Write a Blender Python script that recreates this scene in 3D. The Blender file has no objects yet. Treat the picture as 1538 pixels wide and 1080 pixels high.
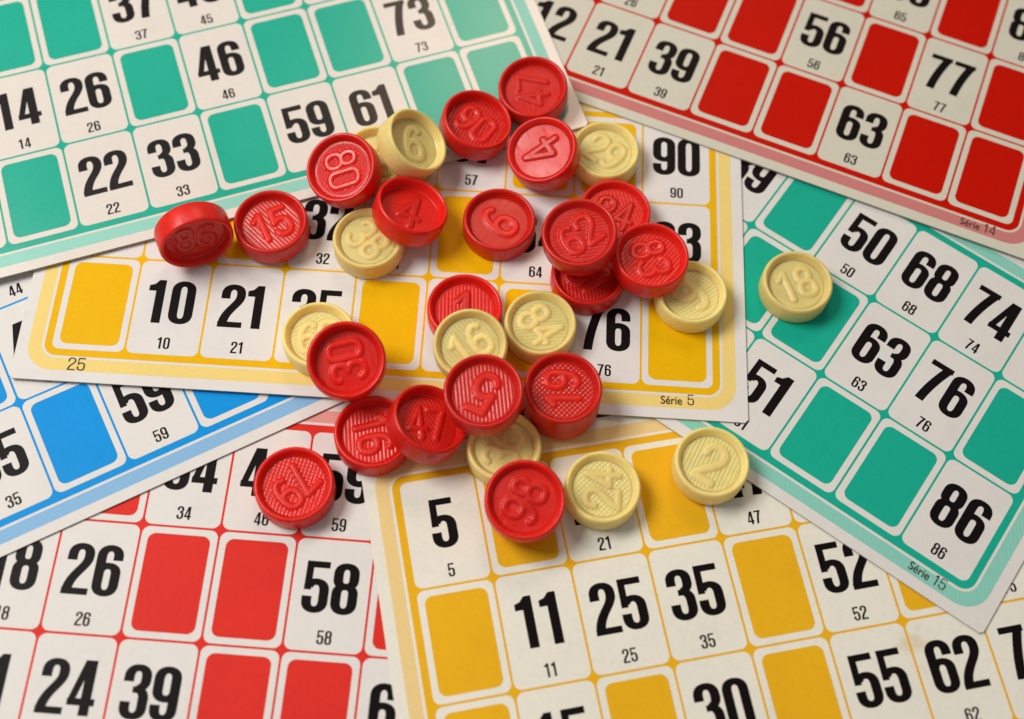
import bpy, bmesh, math, random
import numpy as np
from mathutils import Vector, Matrix

S = 0.02                      # one card square is 20 mm wide; layout numbers below are in squares
scene = bpy.context.scene

# ------------------------------------------------------------------ camera
cam_d = bpy.data.cameras.new("camera")
cam = bpy.data.objects.new("camera", cam_d)
scene.collection.objects.link(cam)
scene.camera = cam
F_PX, PITCH, ROLL, HGT = 1918.1, 1.13422, 0.08481, 15.92694
cp, sp = math.cos(PITCH), math.sin(PITCH)
fw = Vector((0, cp, -sp)); r0 = Vector((1, 0, 0)); u0 = Vector((0, sp, cp))
rt = r0 * math.cos(ROLL) + u0 * math.sin(ROLL)
up = -r0 * math.sin(ROLL) + u0 * math.cos(ROLL)
pos = Vector((0, -7.4316, HGT)) * S
cam.matrix_world = Matrix(((rt.x, up.x, -fw.x, pos.x), (rt.y, up.y, -fw.y, pos.y), (rt.z, up.z, -fw.z, pos.z), (0, 0, 0, 1)))
cam_d.sensor_width = 36.0
cam_d.lens = F_PX / 1538 * 36
cam_d.clip_start = 0.01
cam_d.clip_end = 20
cam_d.dof.use_dof = True
cam_d.dof.focus_distance = 0.347
cam_d.dof.aperture_fstop = 7.5

# ------------------------------------------------------------------ light
world = bpy.data.worlds.new("World")
scene.world = world
world.use_nodes = True
wb = world.node_tree.nodes["Background"]
wb.inputs[0].default_value = (0.92, 0.90, 0.88, 1)
wb.inputs[1].default_value = 0.22

def area(name, direction, dist, sx, sy, power, color, target=(0, 0, 0)):
    d = bpy.data.lights.new(name, 'AREA')
    d.shape = 'RECTANGLE'; d.size = sx; d.size_y = sy
    d.energy = power; d.color = color
    o = bpy.data.objects.new(name, d)
    scene.collection.objects.link(o)
    v = Vector(direction).normalized()
    o.location = Vector(target) + v * dist
    o.rotation_euler = v.to_track_quat('Z', 'Y').to_euler()
    return o
area("window_light", (-0.56, 0.14, 0.82), 0.90, 0.40, 0.36, 6.45, (1.0, 0.962, 0.91), (-0.015, -0.02, 0))
area("back_window_light", (0.03, 0.66, 0.75), 1.3, 0.36, 0.36, 2.8, (1.0, 0.74, 0.52))

scene.view_settings.view_transform = 'Standard'
scene.view_settings.look = 'None'
scene.view_settings.exposure = 0.0
scene.view_settings.gamma = 1.0
scene.view_settings.use_curve_mapping = False

# ------------------------------------------------------------------ materials
def srgb(r, g, b):
    f = lambda c: (c / 255 / 12.92) if c <= 10.3 else ((c / 255 + 0.055) / 1.055) ** 2.4
    return (f(r), f(g), f(b))

def paper(name, col, rough=0.42, var=0.05, bump=0.05, spec=0.16, stain=None):
    m = bpy.data.materials.new(name); m.use_nodes = True
    nt = m.node_tree; N = nt.nodes; L = nt.links
    b = N["Principled BSDF"]
    tc = N.new("ShaderNodeTexCoord")
    n1 = N.new("ShaderNodeTexNoise"); n1.inputs["Scale"].default_value = 900; n1.inputs["Detail"].default_value = 3
    n2 = N.new("ShaderNodeTexNoise"); n2.inputs["Scale"].default_value = 28; n2.inputs["Detail"].default_value = 4
    L.new(tc.outputs["Object"], n1.inputs["Vector"]); L.new(tc.outputs["Object"], n2.inputs["Vector"])
    mx = N.new("ShaderNodeMix"); mx.data_type = 'RGBA'
    mx.inputs[6].default_value = tuple(c * (1 - var) for c in col) + (1,)
    mx.inputs[7].default_value = tuple(min(1, c * (1 + var)) for c in col) + (1,)
    ad = N.new("ShaderNodeMath"); ad.operation = 'MULTIPLY_ADD'; ad.inputs[1].default_value = 0.5
    hf = N.new("ShaderNodeMath"); hf.operation = 'MULTIPLY'; hf.inputs[1].default_value = 0.5
    L.new(n2.outputs["Fac"], hf.inputs[0]); L.new(n1.outputs["Fac"], ad.inputs[0]); L.new(hf.outputs[0], ad.inputs[2])
    mr = N.new("ShaderNodeMapRange"); mr.inputs[1].default_value = 0.3; mr.inputs[2].default_value = 0.7
    L.new(ad.outputs[0], mr.inputs[0]); L.new(mr.outputs[0], mx.inputs[0])
    out = mx.outputs[2]
    n5 = N.new("ShaderNodeTexNoise"); n5.inputs["Scale"].default_value = 70; n5.inputs["Detail"].default_value = 8; n5.inputs["Roughness"].default_value = 0.7
    r5 = N.new("ShaderNodeMapRange"); r5.inputs[1].default_value = 0.30; r5.inputs[2].default_value = 0.5; r5.inputs[3].default_value = 0.955; r5.inputs[4].default_value = 1.0
    m5 = N.new("ShaderNodeMix"); m5.data_type = 'RGBA'; m5.blend_type = 'MULTIPLY'; m5.inputs[0].default_value = 1.0
    L.new(tc.outputs["Object"], n5.inputs["Vector"]); L.new(n5.outputs["Fac"], r5.inputs[0]); L.new(out, m5.inputs[6]); L.new(r5.outputs[0], m5.inputs[7])
    out = m5.outputs[2]
    if stain:
        ds = N.new("ShaderNodeVectorMath"); ds.operation = 'DISTANCE'; ds.inputs[1].default_value = (stain[0] * S, stain[1] * S, TH * S)
        n3 = N.new("ShaderNodeTexNoise"); n3.inputs["Scale"].default_value = 260; n3.inputs["Detail"].default_value = 4
        wv = N.new("ShaderNodeMix"); wv.data_type = 'VECTOR'; wv.inputs[0].default_value = 0.012
        L.new(tc.outputs["Object"], n3.inputs["Vector"]); L.new(tc.outputs["Object"], wv.inputs[4]); L.new(n3.outputs["Color"], wv.inputs[5])
        L.new(wv.outputs[1], ds.inputs[0])
        sm = N.new("ShaderNodeMapRange"); sm.inputs[1].default_value = stain[2] * S; sm.inputs[2].default_value = stain[2] * S * 0.55
        sm.inputs[3].default_value = 0; sm.inputs[4].default_value = 0.75
        L.new(ds.outputs["Value"], sm.inputs[0])
        m2 = N.new("ShaderNodeMix"); m2.data_type = 'RGBA'; m2.inputs[7].default_value = (0.72, 0.58, 0.32, 1)
        L.new(sm.outputs[0], m2.inputs[0]); L.new(out, m2.inputs[6]); out = m2.outputs[2]
    L.new(out, b.inputs["Base Color"])
    rr = N.new("ShaderNodeMapRange"); rr.inputs[3].default_value = rough - 0.06; rr.inputs[4].default_value = rough + 0.08
    L.new(n2.outputs["Fac"], rr.inputs[0]); L.new(rr.outputs[0], b.inputs["Roughness"])
    b.inputs["Specular IOR Level"].default_value = spec
    bp = N.new("ShaderNodeBump"); bp.inputs["Strength"].default_value = bump; bp.inputs["Distance"].default_value = 0.0004
    L.new(n1.outputs["Fac"], bp.inputs["Height"]); L.new(bp.outputs[0], b.inputs["Normal"])
    return m

def hatch_lines(m, ink, pale):
    """fine slanting printed lines that make up the pale border tint"""
    nt = m.node_tree; N = nt.nodes; L = nt.links; b = N["Principled BSDF"]
    tc = N.new("ShaderNodeTexCoord"); mp = N.new("ShaderNodeMapping"); mp.inputs["Rotation"].default_value = (0, 0, math.radians(-32))
    wv = N.new("ShaderNodeTexWave"); wv.inputs["Scale"].default_value = 0.314 / (0.055 * S); wv.bands_direction = 'X'
    L.new(tc.outputs["Object"], mp.inputs[0]); L.new(mp.outputs[0], wv.inputs["Vector"])
    src = b.inputs["Base Color"].links[0].from_socket
    mx = N.new("ShaderNodeMix"); mx.data_type = 'RGBA'; mx.blend_type = 'MIX'
    mx.inputs[7].default_value = tuple(p * 0.92 + i * 0.08 for p, i in zip(pale, ink)) + (1,)
    L.new(wv.outputs["Fac"], mx.inputs[0]); L.new(src, mx.inputs[6]); L.new(mx.outputs[2], b.inputs["Base Color"])

def plastic(name, col, rough, sss, sss_col):
    m = bpy.data.materials.new(name); m.use_nodes = True
    nt = m.node_tree; N = nt.nodes; L = nt.links
    b = N["Principled BSDF"]
    tc = N.new("ShaderNodeTexCoord"); oi = N.new("ShaderNodeObjectInfo")
    n = N.new("ShaderNodeTexNoise"); n.inputs["Scale"].default_value = 160; n.inputs["Detail"].default_value = 5
    L.new(tc.outputs["Object"], n.inputs["Vector"])
    hs = N.new("ShaderNodeHueSaturation"); hs.inputs["Color"].default_value = col + (1,)
    v = N.new("ShaderNodeMapRange"); v.inputs[3].default_value = 0.84; v.inputs[4].default_value = 1.10
    L.new(oi.outputs["Random"], v.inputs[0]); L.new(v.outputs[0], hs.inputs["Value"])
    n4 = N.new("ShaderNodeTexNoise"); n4.inputs["Scale"].default_value = 230; n4.inputs["Detail"].default_value = 7; n4.inputs["Roughness"].default_value = 0.7
    ad = N.new("ShaderNodeVectorMath"); L.new(tc.outputs["Object"], ad.inputs[0]); L.new(oi.outputs["Location"], ad.inputs[1])
    L.new(ad.outputs[0], n4.inputs["Vector"])
    r4 = N.new("ShaderNodeMapRange"); r4.inputs[1].default_value = 0.34; r4.inputs[2].default_value = 0.60; r4.inputs[3].default_value = 0.88; r4.inputs[4].default_value = 1.0
    m4 = N.new("ShaderNodeMix"); m4.data_type = 'RGBA'; m4.blend_type = 'MULTIPLY'; m4.inputs[0].default_value = 1.0
    L.new(n4.outputs["Fac"], r4.inputs[0]); L.new(hs.outputs[0], m4.inputs[6]); L.new(r4.outputs[0], m4.inputs[7])
    L.new(m4.outputs[2], b.inputs["Base Color"])
    # fine scuffs: thin stretched noise that breaks up the gloss
    mp = N.new("ShaderNodeMapping"); mp.inputs["Scale"].default_value = (120, 1400, 120); mp.inputs["Rotation"].default_value = (0, 0, 0.6)
    n6 = N.new("ShaderNodeTexNoise"); n6.inputs["Scale"].default_value = 1.0; n6.inputs["Detail"].default_value = 2
    L.new(ad.outputs[0], mp.inputs[0]); L.new(mp.outputs[0], n6.inputs["Vector"])
    rr = N.new("ShaderNodeMapRange"); rr.inputs[1].default_value = 0.3; rr.inputs[2].default_value = 0.7
    rr.inputs[3].default_value = rough - 0.06; rr.inputs[4].default_value = rough + 0.16
    L.new(n.outputs["Fac"], rr.inputs[0])
    sc = N.new("ShaderNodeMapRange"); sc.inputs[1].default_value = 0.58; sc.inputs[2].default_value = 0.70; sc.inputs[3].default_value = 0.0; sc.inputs[4].default_value = 0.22
    L.new(n6.outputs["Fac"], sc.inputs[0])
    sm = N.new("ShaderNodeMath"); sm.operation = 'ADD'; L.new(rr.outputs[0], sm.inputs[0]); L.new(sc.outputs[0], sm.inputs[1])
    L.new(sm.outputs[0], b.inputs["Roughness"])
    b.inputs["Specular IOR Level"].default_value = 0.45
    b.inputs["Subsurface Weight"].default_value = sss
    b.inputs["Subsurface Radius"].default_value = sss_col
    b.inputs["Subsurface Scale"].default_value = 0.0030
    bp = N.new("ShaderNodeBump"); bp.inputs["Strength"].default_value = 0.12; bp.inputs["Distance"].default_value = 0.0003
    L.new(n.outputs["Fac"], bp.inputs["Height"]); L.new(bp.outputs[0], b.inputs["Normal"])
    return m

RED = plastic("red_plastic", (0.76, 0.013, 0.006), 0.28, 0.22, (1.0, 0.14, 0.06))
YEL = plastic("cream_yellow_plastic", (0.97, 0.77, 0.275), 0.38, 0.45, (1.0, 0.7, 0.3))
EDGE = paper("card_edge", (0.42, 0.39, 0.34), 0.8, 0.1, 0.1, 0.2)
LETTER = paper("letter_ink", (0.05, 0.035, 0.02), 0.5, 0.1, 0.05)

# ------------------------------------------------------------------ mesh helpers
def link(name, me, mat, parent=None):
    o = bpy.data.objects.new(name, me)
    scene.collection.objects.link(o)
    for m in (mat if isinstance(mat, (list, tuple)) else [mat]):
        me.materials.append(m)
    if parent: o.parent = parent
    return o

def bm_done(bm, name, smooth=False):
    me = bpy.data.meshes.new(name)
    bm.normal_update()
    bm.to_mesh(me); bm.free()
    if smooth:
        for p in me.polygons: p.use_smooth = True
    return me

def rrect(x0, y0, x1, y1, r, n=7):
    """rounded rectangle outline, anticlockwise (y up)"""
    pts = []
    for cx, cy, a0 in ((x1 - r, y1 - r, 0), (x0 + r, y1 - r, 90), (x0 + r, y0 + r, 180), (x1 - r, y0 + r, 270)):
        for i in range(n + 1):
            a = math.radians(a0 + 90 * i / n)
            pts.append((cx + r * math.cos(a), cy + r * math.sin(a)))
    return pts

def add_poly(bm, pts, z, mi=0):
    f = bm.faces.new([bm.verts.new((x * S, y * S, z * S)) for x, y in pts])
    f.material_index = mi
    if f.calc_area() and f.normal.z < 0: f.normal_flip()
    f.normal_update()
    if f.normal.z < 0: f.normal_flip()
    return f

# ------------------------------------------------------------------ numerals
EXP = 2.3
def arc(cx, cy, rx, ry, a0, a1, n=12):
    out = []
    for i in range(n + 1):
        a = math.radians(a0 + (a1 - a0) * i / n); c, s = math.cos(a), math.sin(a)
        out.append((cx + rx * math.copysign(abs(c) ** (2 / EXP), c), cy + ry * math.copysign(abs(s) ** (2 / EXP), s)))
    return out

def bez(p0, p1, p2, p3, n=10):
    out = []
    for i in range(n + 1):
        t = i / n; k = 1 - t
        out.append(tuple(k**3*a + 3*k*k*t*b + 3*k*t*t*c + t**3*d for a, b, c, d in zip(p0, p1, p2, p3)))
    return out

def strokes(ch, sx, sy, w=0.50):
    """printed numeral of height 1: (kind, points) with kind 'open' / 'closed' / 'poly'; sx, sy half stroke widths"""
    L, R, B, T = sx, w - sx, sy, 1 - sy
    cx, rx, ry = w / 2, w / 2 - sx, 0.165
    X, Y = 2 * sx, 2 * sy
    if ch == '0':
        return [('closed', arc(cx, T - ry, rx, ry, 0, 180) + arc(cx, B + ry, rx, ry, 180, 360))]
    if ch == '1':
        x1 = w * 0.80; x0 = x1 - X
        return [('poly', [(x0, 0), (x1, 0), (x1, 1), (x1 - X * .75, 1), (x0 - .04, .90), (x0 - .15, .865), (x0 - .15, .74), (x0, .74)])]
    if ch == '2':
        p = [(L, .66)] + arc(cx, T - ry, rx, ry, 180, 0) + bez((R, T - ry - .03), (R, .52), (L, .40), (L, .02), 14)
        return [('open', p), ('poly', [(0, 0), (w, 0), (w, Y), (0, Y)])]
    if ch == '3':
        p = [(L, .68)] + arc(cx, T - ry, rx, ry, 180, 0) + arc(cx, T - ry - .04, rx, .17, 0, -90)
        q = arc(cx, .37, rx, .175, 90, 0) + arc(cx, B + ry, rx, ry, 0, -180) + [(L, .32)]
        return [('open', p), ('open', q), ('poly', [(cx - .06, .545 - sy), (cx + .02, .545 - sy), (cx + .02, .545 + sy * .8), (cx - .06, .545 + sy * .8)])]
    if ch == '4':
        xs = w * 0.86 - X
        return [('poly', [(xs, 0), (xs + X, 0), (xs + X, 1), (xs, 1)]), ('poly', [(0, .18), (w, .18), (w, .18 + Y), (0, .18 + Y)]),
                ('poly', [(0, .18 + Y * .6), (X * .72, .18 + Y * .6), (xs + X * .55, 1), (xs - .03, 1)])]
    if ch == '5':
        q = arc(cx, .43, rx, .17, 158, 0) + arc(cx, B + ry, rx, ry, 0, -180) + [(L, .32)]
        return [('open', q), ('poly', [(.03, 1 - Y), (w - .03, 1 - Y), (w - .03, 1), (.03, 1)]), ('poly', [(.02, .44), (X * .84, .44), (X * .90, 1), (.03, 1)])]
    if ch == '6':
        ring = arc(cx, .44, rx, .15, 0, 180) + arc(cx, B + ry, rx, ry, 180, 360)
        p = [(R, .70)] + arc(cx, T - ry, rx, ry, 0, 180) + [(L, .3)]
        return [('closed', ring), ('open', p)]
    if ch == '9':
        return [(k, [(w - x, 1 - y) for x, y in p]) for k, p in strokes('6', sx, sy, w)]
    if ch == '7':
        p = bez((w - X * .55, 1 - Y * .45), (w * .62, .70), (w * .42, .40), (w * .34, 0))
        return [('poly', [(0.01, 1 - Y), (w, 1 - Y), (w, 1), (0.01, 1)]), ('open', p)]
    if ch == '8':
        a = arc(cx, T - .155, rx * .96, .155, 0, 180) + arc(cx, .54 + .13, rx * .96, .13, 180, 360)
        b = arc(cx, .40, rx, .14, 0, 180) + arc(cx, B + ry, rx, ry, 180, 360)
        return [('closed', a), ('closed', b)]
    return []

def add_numeral(bm, text, cx, y0, h, sx, sy, z, gap, w=0.50, mi=0):
    """printed number centred on cx with its foot at y0"""
    ws = [w * .84 if c == '1' else w for c in text]
    tot = (sum(ws) + gap * (len(text) - 1)) * h
    x = cx - tot / 2
    k = 0
    for c, wc in zip(text, ws):
        for kind, pts in strokes(c, sx, sy, w):
            ox = -(w - wc) * .9 if c == '1' else 0
            zz = z + k * 0.00025; k += 1
            if kind == 'poly':
                add_poly(bm, [(x + (px + ox) * h, y0 + py * h) for px, py in pts], zz, mi); continue
            cl = kind == 'closed'
            # drop duplicate neighbours
            q = []
            for p in pts:
                if not q or math.hypot(p[0] - q[-1][0], p[1] - q[-1][1]) > 1e-4: q.append(p)
            if cl and math.hypot(q[0][0] - q[-1][0], q[0][1] - q[-1][1]) < 1e-4: q.pop()
            n = len(q); A = []; Bv = []
            for i in range(n):
                a = q[(i - 1) % n] if (cl or i > 0) else q[i]
                b = q[(i + 1) % n] if (cl or i < n - 1) else q[i]
                tx, ty = b[0] - a[0], b[1] - a[1]; l = math.hypot(tx, ty) or 1
                nx, ny = -ty / l, tx / l
                d = math.sqrt((sx * nx) ** 2 + (sy * ny) ** 2)
                ex, ey = sx * sx * nx / d, sy * sy * ny / d
                A.append(bm.verts.new(((x + (q[i][0] + ex) * h) * S, (y0 + (q[i][1] + ey) * h) * S, zz * S)))
                Bv.append(bm.verts.new(((x + (q[i][0] - ex) * h) * S, (y0 + (q[i][1] - ey) * h) * S, zz * S)))
            for i in range(n if cl else n - 1):
                j = (i + 1) % n
                f = bm.faces.new((A[i], Bv[i], Bv[j], A[j])); f.material_index = mi
                f.normal_update()
                if f.normal.z < 0: f.normal_flip()
        x += (wc + gap) * h

# ------------------------------------------------------------------ table
def build_table():
    m = bpy.data.materials.new("oiled_wood"); m.use_nodes = True
    nt = m.node_tree; N = nt.nodes; L = nt.links; b = N["Principled BSDF"]
    tc = N.new("ShaderNodeTexCoord"); mp = N.new("ShaderNodeMapping"); mp.inputs["Scale"].default_value = (3, 40, 3)
    n = N.new("ShaderNodeTexNoise"); n.inputs["Scale"].default_value = 4; n.inputs["Detail"].default_value = 6
    cr = N.new("ShaderNodeValToRGB"); cr.color_ramp.elements[0].color = (0.10, 0.05, 0.025, 1); cr.color_ramp.elements[1].color = (0.26, 0.15, 0.08, 1)
    L.new(tc.outputs["Object"], mp.inputs[0]); L.new(mp.outputs[0], n.inputs["Vector"]); L.new(n.outputs["Fac"], cr.inputs[0])
    L.new(cr.outputs[0], b.inputs["Base Color"]); b.inputs["Roughness"].default_value = 0.45
    bm = bmesh.new()
    bmesh.ops.create_cube(bm, size=1, matrix=Matrix.Translation((0, 0, -0.0125)) @ Matrix.Diagonal((1.2, 0.8, 0.025, 1)))
    o = link("tabletop", bm_done(bm, "tabletop"), m)
    o['kind'] = 'structure'
build_table()

# ------------------------------------------------------------------ bingo cards
ASP = 1.4586; GH = 3 * ASP; MARGIN = 0.455; TH = 0.028; STEP = 0.035; E = 0.0008
PAPER = {}
def card(key, x, y, a, level, ink, pale, white, rows, label, series=None, corner=None, ink_name=''):
    sc = 0.50 if key == "A" else 0.05
    rg = 0.24 if key == "A" else 0.38
    mk = paper("black_ink_" + key, (0.008, 0.006, 0.006), rg, 0.1, 0.05, sc)
    mw = paper("white_card_" + key, white, rg, 0.055 if key == "E" else 0.03, 0.12 if key == "E" else 0.06, sc, stain=(1.80, -0.70, 0.42) if key == "E" else None)
    mi = paper(ink_name + "_ink_" + key, ink, rg, 0.05, 0.05, sc)
    mp = paper("pale_" + ink_name + "_ink_" + key, pale, 0.40, 0.06, 0.05, sc)
    hatch_lines(mp, ink, pale)
    root = bpy.data.objects.new("bingo_card", None)
    scene.collection.objects.link(root)
    root.empty_display_size = 0.02
    root.location = (x * S, y * S, (level * STEP - TH) * S)
    root.rotation_euler = (0, 0, a)
    root['label'] = label; root['category'] = 'bingo card'; root['group'] = 'bingo cards spread on the table'
    # board with printed border and grid
    bm = bmesh.new()
    W = 4.5 + MARGIN; H = GH / 2 + MARGIN
    res = bmesh.ops.create_cube(bm, size=1, matrix=Matrix.Translation((0, 0, TH * S / 2)) @ Matrix.Diagonal((2 * W * S, 2 * H * S, TH * S, 1)))
    bm.normal_update()
    ve = [e for e in bm.edges if abs(e.verts[0].co.z - e.verts[1].co.z) > 1e-6]
    bmesh.ops.bevel(bm, geom=ve, offset=0.03 * S, segments=3, affect='EDGES')
    bm.normal_update()
    for f in bm.faces: f.material_index = 3 if abs(f.normal.z) < 0.5 else 0
    for d, r, k, mt in ((0.300, 0.36, 1, 2), (0.122, 0.215, 2, 0), (0.085, 0.18, 3, 1)):
        add_poly(bm, rrect(-4.5 - d, -GH / 2 - d, 4.5 + d, GH / 2 + d, r, 9), TH + k * E, mt)
    board = link("board", bm_done(bm, "board"), [mw, mi, mp, EDGE], root)
    g = 0.015
    for ry_, row in enumerate(rows):
        for cx_, val in enumerate(row):
            x0 = cx_ - 4.5; y1 = GH / 2 - ry_ * ASP
            bm = bmesh.new()
            add_poly(bm, rrect(x0 + g, y1 - ASP + g, x0 + 1 - g, y1 - g, 0.10), TH + 4 * E, 0)
            if val is None:
                add_poly(bm, rrect(x0 + .10, y1 - ASP + .10, x0 + .90, y1 - .10, 0.105), TH + 5 * E, 1)
                link("coloured_square", bm_done(bm, "coloured_square"), [mw, mi], root)
            else:
                sq = link("number_square", bm_done(bm, "number_square"), mw, root)
                sq['label'] = 'white square printed with the number %s' % val
                bm = bmesh.new()
                add_numeral(bm, str(val), x0 + .5, y1 - .970, .665, .093, .064, TH + 5 * E, .05, .50)
                link("large_number", bm_done(bm, "large_number"), mk, sq)
                bm = bmesh.new()
                add_numeral(bm, str(val), x0 + .5, y1 - 1.355, .175, .080, .060, TH + 5 * E, .075, .49)
                link("small_number", bm_done(bm, "small_number"), mk, sq)
    def words(txt, size, gx, gy, shear=0):
        cu = bpy.data.curves.new("words", 'FONT'); cu.body = txt; cu.size = size * S; cu.align_x = 'LEFT'; cu.offset = 0.012 * size * S
        o = bpy.data.objects.new("words", cu); scene.collection.objects.link(o)
        bpy.context.view_layer.update()
        me = bpy.data.meshes.new_from_object(o.evaluated_get(bpy.context.evaluated_depsgraph_get()))
        bpy.data.objects.remove(o)
        me.transform(Matrix.Diagonal((0.88, 1, 1, 1)))
        me.transform(Matrix.Translation(((gx - 4.5) * S, (GH / 2 - gy) * S, (TH + 6 * E) * S)))
        me.materials.clear()
        return me
    def figure(txt, h, gx, gy):
        bm = bmesh.new()
        add_numeral(bm, txt, gx - 4.5, GH / 2 - gy, h, .052, .045, TH + 6 * E, .13, .56)
        return bm_done(bm, "figure")
    if series:
        o = link("series_lettering", words("S\u00e9rie", .165, 8.27, 4.625), LETTER, root)
        o['label'] = 'small dark lettering reading S\u00e9rie'
        o = link("series_number", figure(series, .155, 8.70 if len(series) > 1 else 8.68, 4.625), LETTER, root)
        o['label'] = 'small dark number reading ' + series
    if corner:
        o = link("corner_number", figure(corner, .185, .40, 4.665), LETTER, root)
        o['label'] = 'small dark number reading ' + corner
    return root

b = None
GREEN = (0.012, 0.44, 0.31); GREEN_P = (0.28, 0.66, 0.56)
YELLOW = (0.86, 0.49, 0.003); YELLOW_P = (0.90, 0.70, 0.24)
AMBER = (0.86, 0.47, 0.016); AMBER_P = (0.88, 0.66, 0.30)
REDI = (0.57, 0.007, 0.001); REDI_P = (0.62, 0.23, 0.22)
CORAL = (0.76, 0.036, 0.026); CORAL_P = (0.80, 0.38, 0.34)
BLUE = (0.005, 0.31, 0.80); BLUE_P = (0.27, 0.52, 0.80)
WH = (0.78, 0.75, 0.71)

card('F', -3.0331, -3.4981, 0.0071, 1, CORAL, CORAL_P, (0.80, 0.78, 0.75),
     [[b, '11', b, '34', '46', '59', b, '72', b], [b, '18', '26', b, b, '58', b, '77', '85'], ['4', '11', '24', '39', b, b, '60', b, b]],
     'coral red bingo card in the bottom left with 24 and 39 in its lowest row', ink_name='coral')
card('E', 3.5605, -2.8931, 0.2627, 2, AMBER, AMBER_P, (0.86, 0.84, 0.74),
     [['5', b, '21', b, '47', b, '66', b, '81'], [b, '11', '25', '35', b, '52', b, '75', b], [b, '15', b, '30', b, '55', '62', '79', b]],
     'amber yellow bingo card along the bottom edge with 5 in its top corner', ink_name='amber')
card('G', -6.4417, -0.3965, 0.5605, 2, BLUE, BLUE_P, (0.79, 0.77, 0.74),
     [['8', b, '23', b, '44', b, b, '71', b], [b, '14', b, b, '47', '52', b, '76', b], ['2', b, b, '35', b, '59', b, '78', b]],
     'blue bingo card on the left lying under the yellow and green ones', ink_name='blue')
card('D', 3.3368, 1.5282, -0.5473, 3, GREEN, GREEN_P, (0.78, 0.76, 0.73),
     [[b, b, b, '39', b, '50', '68', '74', '80'], [b, '17', '28', b, b, b, '63', '76', b], ['9', b, b, b, '45', '51', b, b, '86']],
     'green bingo card on the right with 86 in its corner, marked S\u00e9rie 15', series='15', ink_name='green')
card('C', -1.787, 1.809, 0.0257, 4, YELLOW, YELLOW_P, (0.79, 0.77, 0.75),
     [[b, b, '28', b, b, '57', b, b, '90'], ['6', '12', b, '32', '41', b, '64', b, '83'], [b, '10', '21', '35', b, '58', b, '76', b]],
     'bright yellow bingo card in the middle, under most of the tokens, marked S\u00e9rie 5', series='5', corner='25', ink_name='yellow')
card('B', 3.4615, 6.1724, -0.3103, 5, REDI, REDI_P, (0.68, 0.66, 0.55),
     [[b, b, '20', b, '41', b, '65', b, '83'], ['8', '17', '26', b, b, '56', b, '77', b], ['3', '12', '21', '39', b, b, '63', b, b]],
     'deep red bingo card in the top right marked S\u00e9rie 14', series='14', ink_name='red')
card('A', -4.7521, 4.3503, 0.4000, 6, GREEN, GREEN_P, (0.79, 0.74, 0.68),
     [['4', b, b, '37', '45', b, '68', b, '84'], [b, '14', '26', b, '46', b, b, '73', b], ['9', b, '22', '33', b, '59', '61', b, b]],
     'green bingo card in the top left with 22 and 33 in its lowest row', ink_name='green')

# ------------------------------------------------------------------ tokens
def revolve(bm, prof, n=72):
    rings = []
    for r, z in prof:
        if r < 1e-6: rings.append([bm.verts.new((0, 0, z * S))]); continue
        rings.append([bm.verts.new((r * S * math.cos(2 * math.pi * i / n), r * S * math.sin(2 * math.pi * i / n), z * S)) for i in range(n)])
    for a, c in zip(rings, rings[1:]):
        for i in range(n):
            j = (i + 1) % n
            if len(a) == 1: bm.faces.new((a[0], c[j], c[i]))
            elif len(c) == 1: bm.faces.new((a[i], a[j], c[0]))
            else: bm.faces.new((a[i], a[j], c[j], c[i]))

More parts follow.
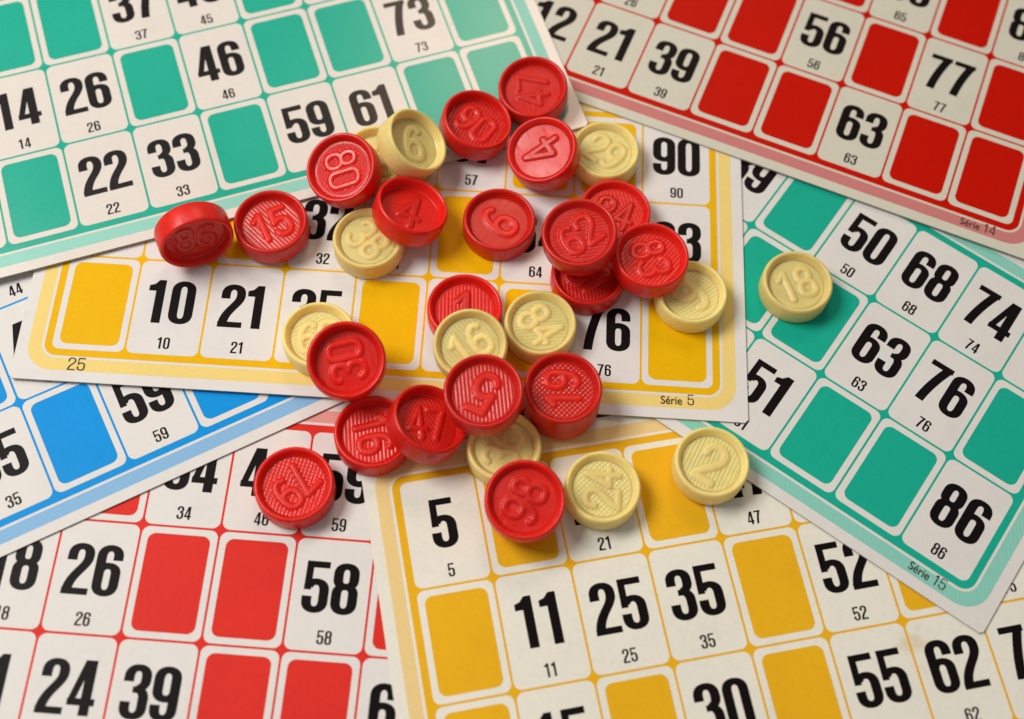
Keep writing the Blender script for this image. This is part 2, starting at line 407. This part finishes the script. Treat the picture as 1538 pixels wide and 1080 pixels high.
def token_body(R, H, depth, pattern, ang, seed, text, relief):
    bm = bmesh.new()
    fl = H - depth
    rf = R - 0.105
    prof = [(0, 0), (R - .035, 0), (R - .018, .006), (R - .006, .02), (R, .045), (R, H * .5), (R - .002, H - .045), (R - .008, H - .02),
            (R - .02, H - .005), (R - .034, H), (R - .048, H - .004), (R - .060, H - .016), (R - .068, H - .035),
            (R - .082, fl + .045), (R - .088, fl + .022), (R - .100, fl + .006), (R - .118, fl - .012), (R - .118, fl - .03), (0, fl - .03)]
    revolve(bm, prof)
    body = bm_done(bm, "token_body", True)
    # moulded floor: fine ridges, and the number standing up from it with soft shoulders
    N = 124; rnd = random.Random(seed)
    ca, sa = math.cos(ang), math.sin(ang); pitch = 0.050
    ph = rnd.random() * 6; k = 2 * math.pi / pitch
    g = np.linspace(-rf, rf, N + 1)
    X, Y = np.meshgrid(g, g, indexing='ij')
    rr = np.hypot(X, Y)
    wave = np.sin((X * ca + Y * sa) * k + ph)
    if pattern == 'line': h = 0.0032 * wave
    elif pattern == 'cross': h = 0.0029 * (wave + np.sin((-X * sa + Y * ca) * k + ph))
    else: h = np.zeros_like(X)
    h *= np.clip((rf - rr) / .05, 0, 1)
    num = np.zeros_like(X)
    if text:
        big = len(text) == 1
        hgt = .50 if big else .42; gap = .17
        w1, w2 = (.022, .072) if big else (.014, .062)
        D = np.full_like(X, 9.0)
        x0 = -(.5 * len(text) + gap * (len(text) - 1)) * hgt / 2
        for ch in text:
            for closed, pts in relief_lines(ch):
                P = [(x0 + p[0] * hgt, (p[1] - .5) * hgt) for p in pts]
                if closed: P.append(P[0])
                for a, c in zip(P, P[1:]):
                    dx, dy = c[0] - a[0], c[1] - a[1]; l2 = dx * dx + dy * dy
                    if l2 < 1e-9: continue
                    t = np.clip(((X - a[0]) * dx + (Y - a[1]) * dy) / l2, 0, 1)
                    D = np.minimum(D, np.hypot(X - a[0] - t * dx, Y - a[1] - t * dy))
            x0 += (.5 + gap) * hgt
        t = np.clip((w2 - D) / (w2 - w1), 0, 1)
        num = t * t * (3 - 2 * t)
    Zf = fl + h * (1 - num) + num * relief
    inside = rr < rf - .002
    ok = inside[:-1, :-1] & inside[1:, :-1] & inside[1:, 1:] & inside[:-1, 1:]
    nf = (num[:-1, :-1] + num[1:, :-1] + num[1:, 1:] + num[:-1, 1:]) / 4 > 0.10
    def piece(name, mask):
        idx = -np.ones(X.shape, int); I, J = np.nonzero(mask)
        use = np.zeros(X.shape, bool)
        for di, dj in ((0, 0), (1, 0), (1, 1), (0, 1)): use[I + di, J + dj] = True
        idx[use] = np.arange(use.sum())
        co = np.stack([X[use], Y[use], Zf[use]], -1) * S
        fa = np.stack([idx[I, J], idx[I + 1, J], idx[I + 1, J + 1], idx[I, J + 1]], -1)
        me = bpy.data.meshes.new(name); me.from_pydata(co.tolist(), [], fa.tolist())
        return me
    bm = bmesh.new(); bm.from_mesh(body)
    floor = piece("floor", ok & ~nf); bm.from_mesh(floor); bpy.data.meshes.remove(floor); bpy.data.meshes.remove(body)
    body = bm_done(bm, "token_body", True)
    number = None
    if text:
        number = piece("raised_number", ok & nf)
        for p in number.polygons: p.use_smooth = True
    return body, number

def relief_lines(ch):
    L, R, B, T = 0, .5, 0, 1; cx = .25; rx = .25; ry = .23
    if ch == '0': return [(True, arc(cx, 1 - ry, rx, ry, 0, 180) + arc(cx, ry, rx, ry, 180, 360))]
    if ch == '1': return [(False, [(.30, 1), (.30, 0)]), (False, [(.08, .80), (.30, 1)])]
    if ch == '2': return [(False, [(0, .72)] + arc(cx, 1 - ry, rx, ry, 180, 0) + bez((.5, .72), (.5, .5), (.1, .3), (0, 0))), (False, [(0, 0), (.5, 0)])]
    if ch == '3': return [(False, arc(cx, .76, rx, .24, 160, -80) + arc(cx, .26, rx, .26, 80, -160))]
    if ch == '4': return [(False, [(.36, 0), (.36, 1)]), (False, [(.36, 1), (0, .30)]), (False, [(0, .30), (.52, .30)])]
    if ch == '5': return [(False, [(.46, 1), (.06, 1)]), (False, [(.06, 1), (.02, .50)]), (False, arc(cx, .31, rx, .31, 142, -155))]
    if ch == '6': return [(True, arc(cx, .28, rx, .28, 0, 359)), (False, bez((.45, .90), (.32, 1.06), (.0, .98), (0, .30)))]
    if ch == '9': return [(c, [(.5 - x, 1 - y) for x, y in p]) for c, p in relief_lines('6')]
    if ch == '7': return [(False, [(0, 1), (.5, 1)]), (False, [(.5, 1), (.15, 0)])]
    if ch == '8': return [(True, arc(cx, .76, .21, .24, 0, 359)), (True, arc(cx, .27, .25, .27, 0, 359))]
    return []

def token(col, base, axis, text, spin, label, pattern='line', depth=.125, hatch=30, upv=None, tall=None):
    R, H = (.515, .34) if col == 'r' else (.493, .35)
    H = tall or H
    mat = RED if col == 'r' else YEL
    a = Vector(axis).normalized()
    v = Vector(upv) if upv else Vector((math.cos(math.radians(spin)), math.sin(math.radians(spin)), 0))
    y = (v - a * v.dot(a)).normalized(); x = y.cross(a)
    root = bpy.data.objects.new("bingo_token", None)
    scene.collection.objects.link(root)
    root.empty_display_size = .005
    root.matrix_world = Matrix(((x.x, y.x, a.x, base[0] * S), (x.y, y.y, a.y, base[1] * S), (x.z, y.z, a.z, base[2] * S), (0, 0, 0, 1)))
    root['label'] = label; root['category'] = 'bingo token'
    root['group'] = 'red bingo tokens' if col == 'r' else 'pale yellow bingo tokens'
    me, num = token_body(R, H, depth, pattern, math.radians(hatch), len(label) * 7 + len(text), text, .024)
    link("token_body", me, mat, root)
    if num: link("raised_number", num, mat, root)
    return root

Z = (0, 0, 1)
token('r', (-4.55, 1.303, 0.658), (0.4621, -0.8825, 0.0878), '86', 0, 'red token standing on its rim at the far left end of the scatter', 'none', upv=(0, .3, 1))
token('r', (-3.507, 1.551, 0.215), Z, '15', 120, 'red token on the green card border, right of the token standing on its rim', hatch=20)
token('r', (-2.533, 2.421, 0.53), (-0.24, -0.265, 0.934), '80', 18, 'shiny pinkish red token showing 80, tilted to the light below the 59', 'cross', .10)
token('y', (-2.174, 2.798, 0.215), Z, '42', 70, 'yellow token mostly hidden behind the shiny 80 token, under a tilted yellow one')
token('y', (-1.774, 2.852, 0.62), (0.5854, 0.0375, 0.8098), '6', 110, 'steeply tilted yellow token below the 61, lying on another yellow token', 'none', .13)
token('r', (-0.856, 3.474, 0.324), (0.2113, 0.0083, 0.9774), '90', 60, 'deep red token between the steeply tilted yellow token and the topmost red token', 'cross', .15, 10)
token('r', (-0.01, 4.199, 0.294), (-0.083, -0.1302, 0.988), '47', 190, 'red token farthest up, resting on the corner of the green card with 73', 'none', .12)
token('r', (0.247, 3.058, 0.413), (-0.26, -0.185, 0.947), '4', 215, 'glossy light red token with a large 4, leaning on a dull yellow token', 'none', .085)
token('y', (1.096, 3.259, 0.145), Z, '29', 60, 'dull yellow token left of the printed 90', 'none', .09)
token('r', (-1.644, 1.821, 0.448), (0.3006, 0.1911, 0.9344), '4', 80, 'deep red token with a small 4, leaning on the yellow token showing 38', 'none', .17)
token('y', (-2.140, 1.455, 0.145), Z, '38', 50, 'yellow token right of the small printed 32, under the edge of a red token', 'none', .085)
token('r', (-0.345, 1.939, 0.145), Z, '6', 150, 'red token lying alone in the middle, below the small printed 57', 'none', .11)
token('r', (0.795, 1.488, 0.775), (-0.1141, -0.0899, 0.9894), '62', 130, 'red token on top of two red ones, right of the small printed 64', 'line', .10, 60)
token('r', (1.276, 2.243, 0.145), Z, '24', 75, 'red token partly covered, below the dull yellow token and left of the small printed 90', 'line', .10, 35)
token('r', (0.951, 1.208, 0.145), Z, '87', 60, 'red token just above the printed 76, half hidden under two red tokens', 'line', .12, 40)
token('r', (1.78, 1.371, 0.49), Z, '83', 20, 'red token raised on others, covering the first digit of the printed 83', 'line', .12, 35)
token('y', (2.393, 1.038, 0.145), Z, '9', 150, 'yellow token at the right edge of the bright yellow card, under a red token', 'line', .11, 70)
token('y', (3.868, 1.356, 0.11), Z, '18', 113, 'yellow token showing 18, alone on the right green card', 'none', .105)
token('r', (-0.701, 0.509, 0.145), Z, '1', 95, 'red token with upright ridges, half covered by a yellow token in the middle', 'line', .12, 0)
token('y', (-0.561, -0.141, 0.468), (-0.0147, -0.1704, 0.9853), '16', 130, 'yellow token leaning on a red one, just above the red token with 5', 'line', .10, 5)
token('y', (0.343, 0.37, 0.145), Z, '84', 40, 'yellow token left of the printed 76, beside another yellow token', 'line', .10, 150)
token('r', (-0.319, -0.963, 0.76), (-0.0259, -0.0296, 0.9992), '5', 250, 'red token with a single 5 among slanting ridges, heaped on other tokens', 'line', .115, 30)
token('r', (0.698, -0.678, 0.145), Z, '19', 185, 'tall red token with chequered floor showing 19, beside the printed 76', 'cross', .115, 45, tall=.61)
token('r', (-1.725, -1.382, 0.075), Z, '16', 20, 'red token lying flat beside the left corner of the amber card', 'line', .10, 80)
token('r', (-1.088, -1.303, 0.379), (0.3486, 0.1886, 0.9181), '47', 100, 'tilted red token leaning on the flat red one, left of the token with 5', 'line', .16, 30)
token('y', (-0.01, -1.425, 0.075), Z, '36', 170, 'yellow token under the raised red 5, above the red token with 98', 'none', .10)
token('r', (-2.157, -0.52, 0.562), (0.0614, -0.2787, 0.9584), '30', 200, 'dark red token overlapping a yellow one below the printed 35', 'none', .16)
token('r', (0.317, -2.182, 0.373), (-0.0186, -0.1708, 0.9851), '98', 160, 'bright red token with 98 nearest the bottom, right of the printed 5', 'none', .10)
token('y', (-2.613, -0.091, 0.145), Z, '60', 100, 'yellow token covering the lower half of the printed 35', 'line', .11, 120)
token('y', (1.305, -1.875, 0.075), Z, '24', 180, 'yellow token above the small printed 21, touching the red token with 98', 'cross', .095, 50)
token('y', (2.701, -1.419, 0.11), Z, '2', 62, 'yellow token showing 2 where the amber card meets the right green card', 'line', .10, 5)
token('r', (-2.645, -2.177, 0.04), Z, '79', -35, 'red token showing 79 on the coral red card, above the small printed 46', 'cross', .115, 25)
